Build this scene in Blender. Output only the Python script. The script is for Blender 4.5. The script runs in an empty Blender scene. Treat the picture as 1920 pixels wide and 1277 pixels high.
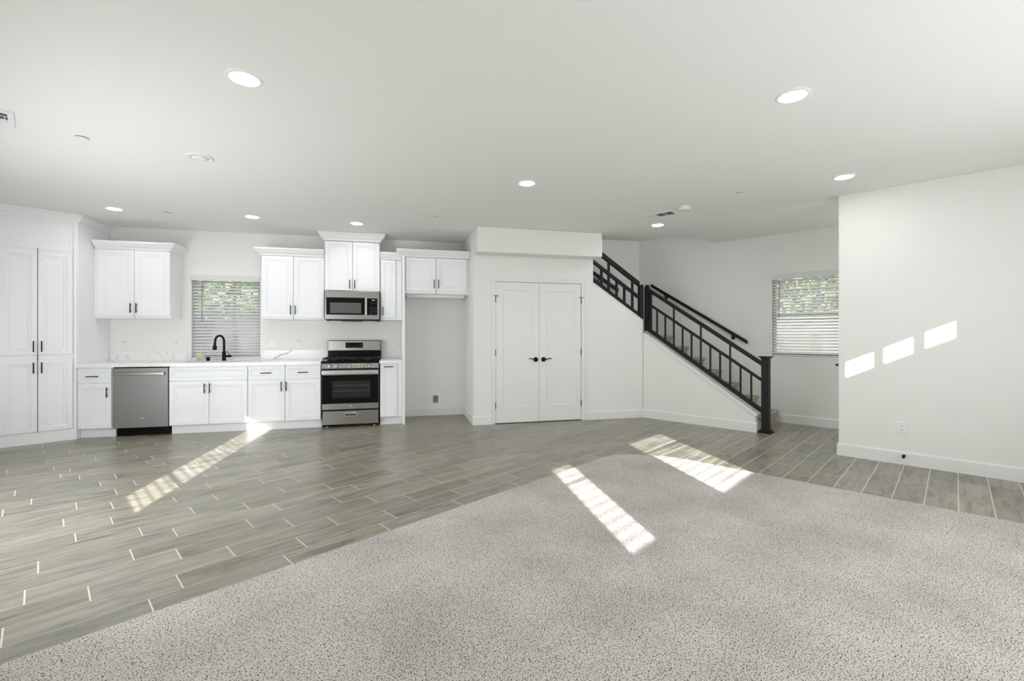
import bpy, bmesh, math, random
from math import sin, cos, tan, pi, radians, atan2, sqrt, hypot
from mathutils import Vector, Matrix
random.seed(7)
SC = bpy.context.scene
COL = SC.collection
CEIL = 2.743

# ------------------------------------------------------------------ camera
F_PX, Y0, CAMH = 857.26, 628.34, 1.269
cam_d = bpy.data.cameras.new('camera')
cam = bpy.data.objects.new('camera', cam_d); COL.objects.link(cam)
cam_d.sensor_width = 36.0
cam_d.lens = F_PX / 1920 * 36.0
cam_d.shift_y = -(638.5 - Y0) / 1920
cam_d.clip_start = 0.02
cam.location = (0, 0, CAMH)
cam.rotation_euler = (pi / 2, 0, -radians(90 - 76.23))
SC.camera = cam

# ------------------------------------------------------------------ frames
TH = radians(57.85)
uT = Vector((sin(TH), cos(TH), 0)); uS = Vector((-cos(TH), sin(TH), 0))
ROT_S = -TH                 # local x = -S (to the viewer's right), local y = +T (into the wall)
ROT_T = pi / 2 - TH         # local x = +T, local y = +S
def TS(t, s, z=0.0): v = uT * t + uS * s; return (v.x, v.y, z)

# ------------------------------------------------------------------ world, sun, exposure
w = bpy.data.worlds.new('sky'); SC.world = w; w.use_nodes = True
bg = w.node_tree.nodes['Background']
bg.inputs[0].default_value = (0.86, 0.93, 1.0, 1); bg.inputs[1].default_value = 1.7
sun_d = bpy.data.lights.new('sun', 'SUN'); sun_d.energy = 14.5; sun_d.angle = radians(0.45)
sun_d.color = (1.0, 0.985, 0.96)
sun = bpy.data.objects.new('sun', sun_d); COL.objects.link(sun)
sd = uT * 0.70 + uS * 1.0 + Vector((0, 0, -0.506)); sd.normalize()
sun.rotation_euler = sd.to_track_quat('-Z', 'Y').to_euler()
sun.location = TS(-3, -4, 5)
def area(name, loc, direction, sx, sy, power, color=(0.93, 0.965, 1.0)):
    d = bpy.data.lights.new(name, 'AREA'); d.shape = 'RECTANGLE'; d.size = sx; d.size_y = sy
    d.energy = power; d.color = color
    o = bpy.data.objects.new(name, d); COL.objects.link(o); o.location = loc
    o.rotation_euler = Vector(direction).to_track_quat('-Z', 'Y').to_euler()
    return o
# added fill panels out of view, standing in for daylight
area('rear_fill', TS(2.5, -1.38, 1.30), uS + Vector((0, 0, 0.16)), 4.4, 1.7, 54)
area('side_fill', TS(-0.70, 5.2, 0.98), uT + uS * 0.12 + Vector((0, 0, 0.03)), 4.4, 1.3, 82)  # fill added along the left wall, no window opening behind it
area('stair_hall_fill', TS(6.75, -1.3, 1.5), uS, 1.2, 1.8, 16)  # area fill in the hall, the rear wall is closed here
area('upstairs_fill', (3.3, 7.0, 4.6), (0.1, 0, -1), 1.2, 0.7, 7)  # unseen fill added to lift the stairwell
SC.view_settings.view_transform = 'Standard'
SC.view_settings.look = 'None'
SC.view_settings.gamma = 1.0
SC.view_settings.exposure = 0.29
SC.view_settings.use_curve_mapping = False
SC.cycles.max_bounces = 10
SC.cycles.diffuse_bounces = 6
SC.cycles.caustics_reflective = False
SC.cycles.caustics_refractive = False
SC.cycles.sample_clamp_indirect = 6.0

# ------------------------------------------------------------------ materials
def lin(r, g, b):
    f = lambda c: (c / 255 / 12.92) if c / 255 <= 0.04045 else ((c / 255 + 0.055) / 1.055) ** 2.4
    return (f(r), f(g), f(b), 1)
def mat(name, col, rough=0.5, metal=0.0, spec=0.5, emit=None, es=0.0):
    m = bpy.data.materials.new(name); m.use_nodes = True
    b = m.node_tree.nodes['Principled BSDF']
    b.inputs['Base Color'].default_value = col
    b.inputs['Roughness'].default_value = rough
    b.inputs['Metallic'].default_value = metal
    b.inputs['Specular IOR Level'].default_value = spec
    if emit:
        b.inputs['Emission Color'].default_value = emit; b.inputs['Emission Strength'].default_value = es
    return m
def N(m, typ, **kw):
    n = m.node_tree.nodes.new(typ)
    for k, v in kw.items(): setattr(n, k, v)
    return n
def L(m, a, b): m.node_tree.links.new(a, b)
def bsdf(m): return m.node_tree.nodes['Principled BSDF']
def add_bump(m, scale, strength, dist=0.002, detail=3, vec=None, rough=0.5):
    n = N(m, 'ShaderNodeTexNoise'); n.inputs['Scale'].default_value = scale; n.inputs['Detail'].default_value = detail
    if vec is None:
        tc = N(m, 'ShaderNodeTexCoord'); vec = tc.outputs['Object']
    L(m, vec, n.inputs['Vector'])
    b = N(m, 'ShaderNodeBump'); b.inputs['Strength'].default_value = strength; b.inputs['Distance'].default_value = dist
    L(m, n.outputs['Fac'], b.inputs['Height']); L(m, b.outputs['Normal'], bsdf(m).inputs['Normal'])
    return n, b

M = {}
M['wall'] = mat('wall_paint', lin(234, 234, 230), 0.6, spec=0.3); add_bump(M['wall'], 220, 0.06)
M['ceil'] = mat('ceiling_paint', lin(238, 238, 234), 0.8, spec=0.15); add_bump(M['ceil'], 120, 0.08)
M['trim'] = mat('white_trim_paint', lin(232, 232, 230), 0.4)
M['cab'] = mat('white_cabinet_lacquer', lin(238, 239, 241), 0.32)
M['door'] = mat('white_door_paint', lin(232, 232, 230), 0.35)
M['black'] = mat('matte_black_metal', (0.005, 0.005, 0.006, 1), 0.45, 0.0, spec=0.2)
M['rail'] = mat('satin_black_paint', (0.006, 0.006, 0.0065, 1), 0.45, spec=0.25)
M['blackglass'] = mat('black_glass', (0.006, 0.006, 0.0065, 1), 0.12, spec=0.12)
M['greyglass'] = mat('grey_window_glass', (0.095, 0.1, 0.1, 1), 0.15)
M['ovenglass'] = mat('oven_window_glass', (0.02, 0.02, 0.022, 1), 0.12, spec=0.35)
M['enamel'] = mat('black_enamel', (0.005, 0.005, 0.0055, 1), 0.25, spec=0.12)
M['iron'] = mat('cast_iron', (0.008, 0.008, 0.0085, 1), 0.5, spec=0.3)
M['slate'] = mat('slate_steel', (0.25, 0.25, 0.245, 1), 0.42, 0.55)
M['chrome'] = mat('bright_steel', (0.72, 0.71, 0.69, 1), 0.18, 1.0)
M['plastic'] = mat('white_plastic', lin(236, 236, 238), 0.35)
M['hole'] = mat('dark_slot', (0.02, 0.02, 0.022, 1), 0.6)
M['vinyl'] = mat('white_vinyl', lin(228, 229, 232), 0.4)
M['backlitvinyl'] = mat('backlit_vinyl', lin(120, 118, 116), 0.5)  # backlit shade of the window frames is put into this grey
M['greymetal'] = mat('grey_louver_metal', (0.16, 0.165, 0.16, 1), 0.5)
M['print'] = mat('white_print', (0.75, 0.77, 0.8, 1), 0.5)
M['dimprint'] = mat('grey_print', (0.10, 0.10, 0.105, 1), 0.5)
M['lamp'] = mat('lit_diffuser', (0.9, 0.9, 0.9, 1), 0.5, emit=(1, 0.985, 0.96, 1), es=80.0)
M['brass'] = mat('valve_brass', (0.28, 0.24, 0.18, 1), 0.4, 0.8)

m = mat('brushed_steel', (0.36, 0.348, 0.33, 1), 0.28, 1.0); M['steel'] = m
tc = N(m, 'ShaderNodeTexCoord'); mp = N(m, 'ShaderNodeMapping'); mp.inputs['Scale'].default_value = (3, 3, 400)
L(m, tc.outputs['Object'], mp.inputs['Vector']); n, b = add_bump(m, 1.0, 0.12, 0.001, vec=mp.outputs['Vector'])

# blind slats: white, slightly see-through
m = mat('white_blind_slat', lin(232, 231, 232), 0.45); M['slat'] = m
b = bsdf(m); tr = N(m, 'ShaderNodeBsdfTranslucent'); tr.inputs['Color'].default_value = (0.85, 0.84, 0.84, 1)
mx = N(m, 'ShaderNodeMixShader'); mx.inputs[0].default_value = 0.14
L(m, b.outputs[0], mx.inputs[1]); L(m, tr.outputs[0], mx.inputs[2])
L(m, mx.outputs[0], m.node_tree.nodes['Material Output'].inputs['Surface'])

# clear glass
m = bpy.data.materials.new('window_glass'); m.use_nodes = True; M['glass'] = m
nt = m.node_tree; nt.nodes.clear()
o_ = nt.nodes.new('ShaderNodeOutputMaterial'); t_ = nt.nodes.new('ShaderNodeBsdfTransparent'); g_ = nt.nodes.new('ShaderNodeBsdfGlossy')
g_.inputs['Roughness'].default_value = 0.02; t_.inputs['Color'].default_value = (0.95, 0.97, 0.96, 1)
x_ = nt.nodes.new('ShaderNodeMixShader'); x_.inputs[0].default_value = 0.06
nt.links.new(t_.outputs[0], x_.inputs[1]); nt.links.new(g_.outputs[0], x_.inputs[2]); nt.links.new(x_.outputs[0], o_.inputs[0])

# plank tile
m = mat('wood_look_tile', (0.3, 0.3, 0.26, 1), 0.30, spec=0.5); M['tile'] = m
tc = N(m, 'ShaderNodeTexCoord'); at = N(m, 'ShaderNodeAttribute'); at.attribute_name = 'plank'
off = N(m, 'ShaderNodeVectorMath', operation='MULTIPLY_ADD')
L(m, at.outputs['Color'], off.inputs[0]); off.inputs[1].default_value = (37, 53, 11); L(m, tc.outputs['Object'], off.inputs[2])
mp = N(m, 'ShaderNodeMapping'); mp.inputs['Scale'].default_value = (1.9, 12, 1); L(m, off.outputs[0], mp.inputs['Vector'])
n1 = N(m, 'ShaderNodeTexNoise'); n1.inputs['Scale'].default_value = 1.6; n1.inputs['Detail'].default_value = 9; n1.inputs['Roughness'].default_value = 0.62; n1.inputs['Distortion'].default_value = 0.9
L(m, mp.outputs[0], n1.inputs['Vector'])
cr = N(m, 'ShaderNodeValToRGB'); L(m, n1.outputs['Fac'], cr.inputs['Fac'])
e = cr.color_ramp.elements
e[0].position = 0.28; e[0].color = lin(88, 85, 76); e[1].position = 0.74; e[1].color = lin(172, 166, 147)
e2 = cr.color_ramp.elements.new(0.5); e2.color = lin(146, 140, 124)
mp2 = N(m, 'ShaderNodeMapping'); mp2.inputs['Scale'].default_value = (7, 150, 1); L(m, off.outputs[0], mp2.inputs['Vector'])
n2 = N(m, 'ShaderNodeTexNoise'); n2.inputs['Scale'].default_value = 1.5; n2.inputs['Detail'].default_value = 3; L(m, mp2.outputs[0], n2.inputs['Vector'])
mr = N(m, 'ShaderNodeMapRange'); mr.inputs['From Min'].default_value = 0.3; mr.inputs['From Max'].default_value = 0.7; mr.inputs['To Min'].default_value = 0.86; mr.inputs['To Max'].default_value = 1.10; L(m, n2.outputs['Fac'], mr.inputs['Value'])
sp = N(m, 'ShaderNodeSeparateColor'); L(m, at.outputs['Color'], sp.inputs[0])
mr2 = N(m, 'ShaderNodeMapRange'); mr2.inputs['To Min'].default_value = 0.74; mr2.inputs['To Max'].default_value = 1.06; L(m, sp.outputs[0], mr2.inputs['Value'])
mm = N(m, 'ShaderNodeMath', operation='MULTIPLY'); L(m, mr.outputs[0], mm.inputs[0]); L(m, mr2.outputs[0], mm.inputs[1])
vm = N(m, 'ShaderNodeVectorMath', operation='SCALE'); L(m, cr.outputs[0], vm.inputs[0]); L(m, mm.outputs[0], vm.inputs['Scale'])
hs = N(m, 'ShaderNodeMixRGB', blend_type='MIX'); hs.inputs[2].default_value = lin(138, 140, 136); L(m, vm.outputs[0], hs.inputs[1])
mr3 = N(m, 'ShaderNodeMath', operation='MULTIPLY'); mr3.inputs[1].default_value = 0.3; L(m, sp.outputs[1], mr3.inputs[0]); L(m, mr3.outputs[0], hs.inputs[0])
L(m, hs.outputs[0], bsdf(m).inputs['Base Color'])
bu = N(m, 'ShaderNodeBump'); bu.inputs['Strength'].default_value = 0.10; bu.inputs['Distance'].default_value = 0.002
L(m, n2.outputs['Fac'], bu.inputs['Height']); L(m, bu.outputs[0], bsdf(m).inputs['Normal'])
M['grout'] = mat('pale_grout', lin(222, 220, 212), 0.8)

# carpet
def carpet_mat(name, c_dark, c_mid, c_light, sc):
    m = mat(name, (0.5, 0.5, 0.5, 1), 0.95, spec=0.1)
    tc = N(m, 'ShaderNodeTexCoord')
    a = N(m, 'ShaderNodeTexNoise'); a.inputs['Scale'].default_value = sc; a.inputs['Detail'].default_value = 2; a.inputs['Roughness'].default_value = 0.6
    L(m, tc.outputs['Object'], a.inputs['Vector'])
    cr = N(m, 'ShaderNodeValToRGB'); L(m, a.outputs['Fac'], cr.inputs['Fac'])
    e = cr.color_ramp.elements; e[0].position = 0.34; e[0].color = c_dark; e[1].position = 0.49; e[1].color = c_light
    k = e.new(0.425); k.color = c_mid
    big = N(m, 'ShaderNodeTexNoise'); big.inputs['Scale'].default_value = 2.2; big.inputs['Detail'].default_value = 4; L(m, tc.outputs['Object'], big.inputs['Vector'])
    mr = N(m, 'ShaderNodeMapRange'); mr.inputs['From Min'].default_value = 0.3; mr.inputs['From Max'].default_value = 0.7
    mr.inputs['To Min'].default_value = 0.82; mr.inputs['To Max'].default_value = 1.06; L(m, big.outputs['Fac'], mr.inputs['Value'])
    vm = N(m, 'ShaderNodeVectorMath', operation='SCALE'); L(m, cr.outputs[0], vm.inputs[0]); L(m, mr.outputs[0], vm.inputs['Scale'])
    L(m, vm.outputs[0], bsdf(m).inputs['Base Color'])
    bu = N(m, 'ShaderNodeBump'); bu.inputs['Strength'].default_value = 0.3; bu.inputs['Distance'].default_value = 0.004
    L(m, a.outputs['Fac'], bu.inputs['Height']); L(m, bu.outputs[0], bsdf(m).inputs['Normal'])
    return m
M['carpet'] = carpet_mat('speckled_carpet', lin(68, 63, 59), lin(146, 140, 135), lin(208, 204, 199), 165)
M['stepcarpet'] = carpet_mat('stair_carpet', lin(110, 104, 96), lin(142, 135, 126), lin(176, 169, 160), 90)

# quartz with grey veins
m = mat('white_quartz', lin(240, 240, 239), 0.18); M['quartz'] = m
tc = N(m, 'ShaderNodeTexCoord')
n1 = N(m, 'ShaderNodeTexNoise'); n1.inputs['Scale'].default_value = 1.1; n1.inputs['Detail'].default_value = 5; n1.inputs['Distortion'].default_value = 0.6
L(m, tc.outputs['Object'], n1.inputs['Vector'])
s1 = N(m, 'ShaderNodeMath', operation='SUBTRACT'); s1.inputs[1].default_value = 0.5; L(m, n1.outputs['Fac'], s1.inputs[0])
a1 = N(m, 'ShaderNodeMath', operation='ABSOLUTE'); L(m, s1.outputs[0], a1.inputs[0])
cr = N(m, 'ShaderNodeValToRGB'); L(m, a1.outputs[0], cr.inputs['Fac'])
e = cr.color_ramp.elements; e[0].position = 0.0; e[0].color = lin(226, 225, 223); e[1].position = 0.010; e[1].color = lin(240, 240, 239)
# one bold vein rising to the right on the backsplash
sx = N(m, 'ShaderNodeSeparateXYZ'); L(m, tc.outputs['Object'], sx.inputs[0])
n3 = N(m, 'ShaderNodeTexNoise'); n3.inputs['Scale'].default_value = 9; n3.inputs['Detail'].default_value = 3; L(m, tc.outputs['Object'], n3.inputs['Vector'])
k1 = N(m, 'ShaderNodeMath', operation='MULTIPLY_ADD'); L(m, sx.outputs[0], k1.inputs[0]); k1.inputs[1].default_value = -0.52; k1.inputs[2].default_value = -1.66 * 0.52 - 0.985
k2 = N(m, 'ShaderNodeMath', operation='ADD'); L(m, k1.outputs[0], k2.inputs[0]); L(m, sx.outputs[2], k2.inputs[1])
k3 = N(m, 'ShaderNodeMath', operation='MULTIPLY_ADD'); L(m, n3.outputs['Fac'], k3.inputs[0]); k3.inputs[1].default_value = 0.10; k3.inputs[2].default_value = -0.05
k4 = N(m, 'ShaderNodeMath', operation='ADD'); L(m, k2.outputs[0], k4.inputs[0]); L(m, k3.outputs[0], k4.inputs[1])
k5 = N(m, 'ShaderNodeMath', operation='ABSOLUTE'); L(m, k4.outputs[0], k5.inputs[0])
k6 = N(m, 'ShaderNodeMath', operation='LESS_THAN'); L(m, k5.outputs[0], k6.inputs[0]); k6.inputs[1].default_value = 0.011
g1 = N(m, 'ShaderNodeMath', operation='GREATER_THAN'); L(m, sx.outputs[0], g1.inputs[0]); g1.inputs[1].default_value = -1.80
g2 = N(m, 'ShaderNodeMath', operation='LESS_THAN'); L(m, sx.outputs[0], g2.inputs[0]); g2.inputs[1].default_value = -1.50
h1 = N(m, 'ShaderNodeMath', operation='MULTIPLY'); L(m, k6.outputs[0], h1.inputs[0]); L(m, g1.outputs[0], h1.inputs[1])
h2 = N(m, 'ShaderNodeMath', operation='MULTIPLY'); L(m, h1.outputs[0], h2.inputs[0]); L(m, g2.outputs[0], h2.inputs[1])
mx = N(m, 'ShaderNodeMixRGB'); mx.inputs[2].default_value = lin(182, 182, 178); L(m, h2.outputs[0], mx.inputs[0]); L(m, cr.outputs[0], mx.inputs[1])
L(m, mx.outputs[0], bsdf(m).inputs['Base Color'])

# outside
M['stucco'] = mat('beige_stucco', lin(236, 220, 196), 0.9); add_bump(M['stucco'], 60, 0.3, 0.01)
M['fencewood'] = mat('brown_fence_board', lin(58, 50, 48), 0.8)
M['ground'] = mat('outdoor_concrete', lin(176, 172, 164), 0.9)
m = mat('green_leaf', lin(140, 168, 84), 0.5); M['leaf'] = m
oi = N(m, 'ShaderNodeTexNoise'); oi.inputs['Scale'].default_value = 5
tc = N(m, 'ShaderNodeTexCoord'); L(m, tc.outputs['Object'], oi.inputs['Vector'])
cr = N(m, 'ShaderNodeValToRGB'); L(m, oi.outputs['Fac'], cr.inputs['Fac'])
cr.color_ramp.elements[0].position = 0.35; cr.color_ramp.elements[0].color = lin(70, 104, 58); cr.color_ramp.elements[1].position = 0.65; cr.color_ramp.elements[1].color = lin(160, 182, 104)
L(m, cr.outputs[0], bsdf(m).inputs['Base Color'])

# shell-like sponge by the sink
m = mat('tan_shell', lin(205, 182, 142), 0.6); M['shell'] = m
vo = N(m, 'ShaderNodeTexVoronoi'); vo.inputs['Scale'].default_value = 38; tc = N(m, 'ShaderNodeTexCoord'); L(m, tc.outputs['Object'], vo.inputs['Vector'])
cr = N(m, 'ShaderNodeValToRGB'); L(m, vo.outputs['Distance'], cr.inputs['Fac'])
cr.color_ramp.elements[0].color = lin(168, 136, 82); cr.color_ramp.elements[1].position = 0.5; cr.color_ramp.elements[1].color = lin(226, 214, 186)
L(m, cr.outputs[0], bsdf(m).inputs['Base Color'])

# ------------------------------------------------------------------ mesh builder
class MB:
    def __init__(s): s.bm = bmesh.new(); s.X = Matrix.Identity(4)
    def v(s, p): return s.bm.verts.new(s.X @ Vector(p))
    def face(s, pts):
        try: return s.bm.faces.new([s.v(p) for p in pts])
        except ValueError: return None
    def box(s, x0, x1, y0, y1, z0, z1):
        if x0 > x1: x0, x1 = x1, x0
        if y0 > y1: y0, y1 = y1, y0
        if z0 > z1: z0, z1 = z1, z0
        c = [s.v((x, y, z)) for x in (x0, x1) for y in (y0, y1) for z in (z0, z1)]
        for f in ((0, 1, 3, 2), (4, 6, 7, 5), (0, 4, 5, 1), (2, 3, 7, 6), (0, 2, 6, 4), (1, 5, 7, 3)):
            s.bm.faces.new([c[i] for i in f])
        return s
    def prism(s, pts, a, b, axis='z'):
        # polygon pts in the plane perpendicular to axis; a..b along the axis. x: pts=(y,z); y: pts=(x,z); z: pts=(x,y)
        def mk(p, h): return {'x': (h, p[0], p[1]), 'y': (p[0], h, p[1]), 'z': (p[0], p[1], h)}[axis]
        A = [s.v(mk(p, a)) for p in pts]; B = [s.v(mk(p, b)) for p in pts]
        n = len(pts)
        s.bm.faces.new(A); s.bm.faces.new(B[::-1])
        for i in range(n): s.bm.faces.new([A[i], B[i], B[(i + 1) % n], A[(i + 1) % n]])
        return s
    def bar(s, p, q, wx, wz, up=(0, 0, 1)):
        # rectangular bar from p to q; wx sideways width, wz along 'up'
        p, q = Vector(p), Vector(q); d = (q - p).normalized(); u = Vector(up); sd = d.cross(u).normalized()
        off = [(-wx / 2, -wz / 2), (wx / 2, -wz / 2), (wx / 2, wz / 2), (-wx / 2, wz / 2)]
        A = [s.v(p + sd * a + u * b) for a, b in off]; B = [s.v(q + sd * a + u * b) for a, b in off]
        s.bm.faces.new(A[::-1]); s.bm.faces.new(B)
        for i in range(4): s.bm.faces.new([A[i], A[(i + 1) % 4], B[(i + 1) % 4], B[i]])
        return s
    def tube(s, pts, r, n=12, cap=True):
        pts = [Vector(p) for p in pts]; rr = r if isinstance(r, (list, tuple)) else [r] * len(pts)
        rings = []; ref = None
        for i, p in enumerate(pts):
            d = (pts[min(i + 1, len(pts) - 1)] - pts[max(i - 1, 0)]).normalized()
            if ref is None: ref = Vector((0, 0, 1)) if abs(d.z) < 0.9 else Vector((0, 1, 0))
            a = (ref - d * ref.dot(d)).normalized(); b = d.cross(a); ref = a
            rings.append([s.v(p + (a * cos(2 * pi * k / n) + b * sin(2 * pi * k / n)) * rr[i]) for k in range(n)])
        for A, B in zip(rings, rings[1:]):
            for k in range(n):
                f = s.bm.faces.new([A[k], A[(k + 1) % n], B[(k + 1) % n], B[k]]); f.smooth = True
        if cap: s.bm.faces.new(rings[0][::-1]); s.bm.faces.new(rings[-1])
        return s
    def lathe(s, prof, c=(0, 0, 0), axis='z', n=28, smooth=True):
        # prof: list of (radius, height along axis)
        rings = []
        for r, h in prof:
            ring = []
            for k in range(n):
                a = 2 * pi * k / n; u, v = max(r, 1e-5) * cos(a), max(r, 1e-5) * sin(a)
                p = {'z': (u, v, h), 'y': (u, h, v), 'x': (h, u, v)}[axis]
                ring.append(s.v((c[0] + p[0], c[1] + p[1], c[2] + p[2])))
            rings.append(ring)
        for A, B in zip(rings, rings[1:]):
            for k in range(n):
                f = s.bm.faces.new([A[k], A[(k + 1) % n], B[(k + 1) % n], B[k]]); f.smooth = smooth
        s.bm.faces.new(rings[0][::-1]); s.bm.faces.new(rings[-1])
        return s
    def panel(s, x0, x1, z0, z1, yf, th, rings):
        # slab whose front (towards -y) is shaped by rings of (inset, depth)
        R = []
        for ins, dep in rings:
            R.append([s.v((x0 + ins, yf + dep, z0 + ins)), s.v((x1 - ins, yf + dep, z0 + ins)), s.v((x1 - ins, yf + dep, z1 - ins)), s.v((x0 + ins, yf + dep, z1 - ins))])
        for A, B in zip(R, R[1:]):
            for k in range(4): s.bm.faces.new([A[k], A[(k + 1) % 4], B[(k + 1) % 4], B[k]])
        s.bm.faces.new(R[-1])
        K = [s.v((x0, yf + th, z0)), s.v((x1, yf + th, z0)), s.v((x1, yf + th, z1)), s.v((x0, yf + th, z1))]
        s.bm.faces.new(K[::-1])
        for k in range(4): s.bm.faces.new([R[0][(k + 1) % 4], R[0][k], K[k], K[(k + 1) % 4]])
        return s
    def sweep(s, path, prof, z0=0.0):
        # path: xy polyline, outward is to the right of travel; prof: closed list of (out, z)
        P = [Vector((p[0], p[1])) for p in path]; n = len(P); rings = []
        for i in range(n):
            ds = []
            if i > 0: ds.append((P[i] - P[i - 1]).normalized())
            if i < n - 1: ds.append((P[i + 1] - P[i]).normalized())
            nr = [Vector((d.y, -d.x)) for d in ds]
            if len(nr) == 2:
                mmm = (nr[0] + nr[1]).normalized(); mmm = mmm / max(0.2, mmm.dot(nr[0]))
            else: mmm = nr[0]
            rings.append([s.v((P[i].x + mmm.x * o, P[i].y + mmm.y * o, z0 + z)) for o, z in prof])
        k = len(prof)
        for A, B in zip(rings, rings[1:]):
            for j in range(k): s.bm.faces.new([A[j], A[(j + 1) % k], B[(j + 1) % k], B[j]])
        s.bm.faces.new(rings[0]); s.bm.faces.new(rings[-1][::-1])
        return s
    def build(s, name, m, parent=None, loc=None, rotz=0.0, bevel=0.0, seg=2):
        bmesh.ops.recalc_face_normals(s.bm, faces=s.bm.faces)
        me = bpy.data.meshes.new(name); s.bm.to_mesh(me); s.bm.free()
        me.materials.append(m)
        o = bpy.data.objects.new(name, me); COL.objects.link(o)
        if parent: o.parent = parent
        if loc: o.location = loc
        o.rotation_euler = (0, 0, rotz)
        if bevel:
            b = o.modifiers.new('bevel', 'BEVEL'); b.width = bevel; b.segments = seg; b.limit_method = 'ANGLE'; b.angle_limit = radians(35)
        return o
def tag(o, label=None, cat=None, group=None, kind=None):
    if label: o['label'] = label
    if cat: o['category'] = cat
    if group: o['group'] = group
    if kind: o['kind'] = kind
    return o
def thing(name, label, cat, loc, rotz=0.0, group=None):
    o = bpy.data.objects.new(name, None); COL.objects.link(o); o.empty_display_size = 0.1
    o.location = loc; o.rotation_euler = (0, 0, rotz)
    return tag(o, label, cat, group)
def struct(o): o['kind'] = 'structure'; return o
def copy_tree(o, parent=None):
    c = o.copy(); COL.objects.link(c); c.parent = parent
    for ch in [x for x in bpy.data.objects if x.parent == o]: copy_tree(ch, c)
    return c

def wall_boxes(mb, u0, u1, z0, z1, y0, y1, holes):
    us = sorted({u0, u1, *[h[0] for h in holes], *[h[1] for h in holes]}); zs = sorted({z0, z1, *[h[2] for h in holes], *[h[3] for h in holes]})
    for a, b in zip(us, us[1:]):
        run = None
        for c, d in zip(zs, zs[1:]):
            cu, cz = (a + b) / 2, (c + d) / 2
            if any(h[0] < cu < h[1] and h[2] < cz < h[3] for h in holes):
                if run: mb.box(a, b, y0, y1, run[0], run[1]); run = None
            else: run = (run[0], d) if run else (c, d)
        if run: mb.box(a, b, y0, y1, run[0], run[1])
    return mb

# ================================================================== SETTING
# floor: plank tiles in the (t, s) frame; the object is turned so its local x runs along T and local y along S
def make_floor():
    bm = bmesh.new(); me = bpy.data.meshes.new('floor')
    t0, t1, s0, s1 = -0.95, 7.75, -1.75, 9.3
    col = bm.loops.layers.float_color.new('plank')
    def quad(a, b, c, d, z, mi, rc=(0, 0, 0, 1)):
        f = bm.faces.new([bm.verts.new(p) for p in ((a, c, z), (b, c, z), (b, d, z), (a, d, z))]); f.material_index = mi
        for l in f.loops: l[col] = rc
    # grout bed as a slab
    c = [bm.verts.new((x, y, z)) for x in (t0, t1) for y in (s0, s1) for z in (-0.12, -0.0012)]
    for f in ((0, 1, 3, 2), (4, 6, 7, 5), (0, 4, 5, 1), (2, 3, 7, 6), (0, 2, 6, 4), (1, 5, 7, 3)):
        ff = bm.faces.new([c[i] for i in f]); ff.material_index = 0
    offs = [.363, .501, .168, .560, .370, .605, .453, .155, .342, .111, .374, .188, .428, .567, .358, .473, .245, .129]
    W, W2, Lg, g = 0.1822, 0.1871, 0.612, 0.0034
    rows = []
    s = 2.599; i = 0
    while s < s1: rows.append((s, s + W, offs[i] if i < len(offs) else random.random() * Lg)); s += W; i += 1
    s = 2.599
    while s > s0: rows.append((s - W2, s, random.random() * Lg)); s -= W2
    for a, b, o in rows:
        a = max(a, s0); b = min(b, s1)
        if b - a < 0.02: continue
        t = o - Lg * 4
        while t < t1:
            x0, x1 = max(t + g, t0), min(t + Lg - g, t1)
            if x1 > x0 + 0.01: quad(x0, x1, a + g, b - g, 0.0, 1, (random.random(), random.random(), random.random(), 1))
            t += Lg
    bm.to_mesh(me); bm.free()
    me.materials.append(M['grout']); me.materials.append(M['tile'])
    o = bpy.data.objects.new('floor', me); COL.objects.link(o); o.rotation_euler = (0, 0, ROT_T)
    return struct(o)
make_floor()

# fitted carpet
cp = [(-0.765, 2.622), (4.09, 2.60), (4.24, 2.545), (4.42, 2.33), (4.52, 2.16), (4.555, 1.95), (4.545, 1.3), (4.565, -0.2), (4.57, -1.48), (-0.765, -1.48)]
mb = MB(); mb.prism(cp, 0.0005, 0.013)
tag(mb.build('carpet', M['carpet'], rotz=ROT_T, bevel=0.005, seg=3), 'pale grey speckled fitted carpet across the foreground, ending in a rounded corner at the tile', 'carpet')

# ceiling with the stair opening
xE = (6.60 - 6.50 * cos(TH)) / sin(TH)
cpts = [TS(-0.95, -1.75)[:2], TS(7.75, -1.75)[:2], TS(7.75, 2.78)[:2], TS(6.60, 2.78)[:2], (xE, 6.50), (1.06, 6.50), (1.06, 7.46), ((-0.95 - 7.46 * cos(TH)) / sin(TH), 7.46)]
mb = MB(); mb.prism(cpts, CEIL, CEIL + 0.3); struct(mb.build('ceiling', M['ceil']))
mb = MB(); mb.prism([TS(6.4, 2.4)[:2], TS(7.8, 2.4)[:2], (4.6, 7.7), (0.9, 7.7), (0.9, 6.3), (3.5, 6.3)], 5.40, 5.52); struct(mb.build('ceiling_upstairs', M['ceil']))

# kitchen wall with its window
KW = (-2.855, -1.975, 0.950, 2.112)     # x0 x1 z0 z1
mb = MB(); wall_boxes(mb, -5.7, 1.115, 0, CEIL, 7.33, 7.46, [KW]); struct(mb.build('wall_kitchen', M['wall']))
mb = MB(); mb.box(1.005, 1.115, 6.50, 7.33, 0, CEIL); struct(mb.build('wall_alcove', M['wall']))
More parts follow.
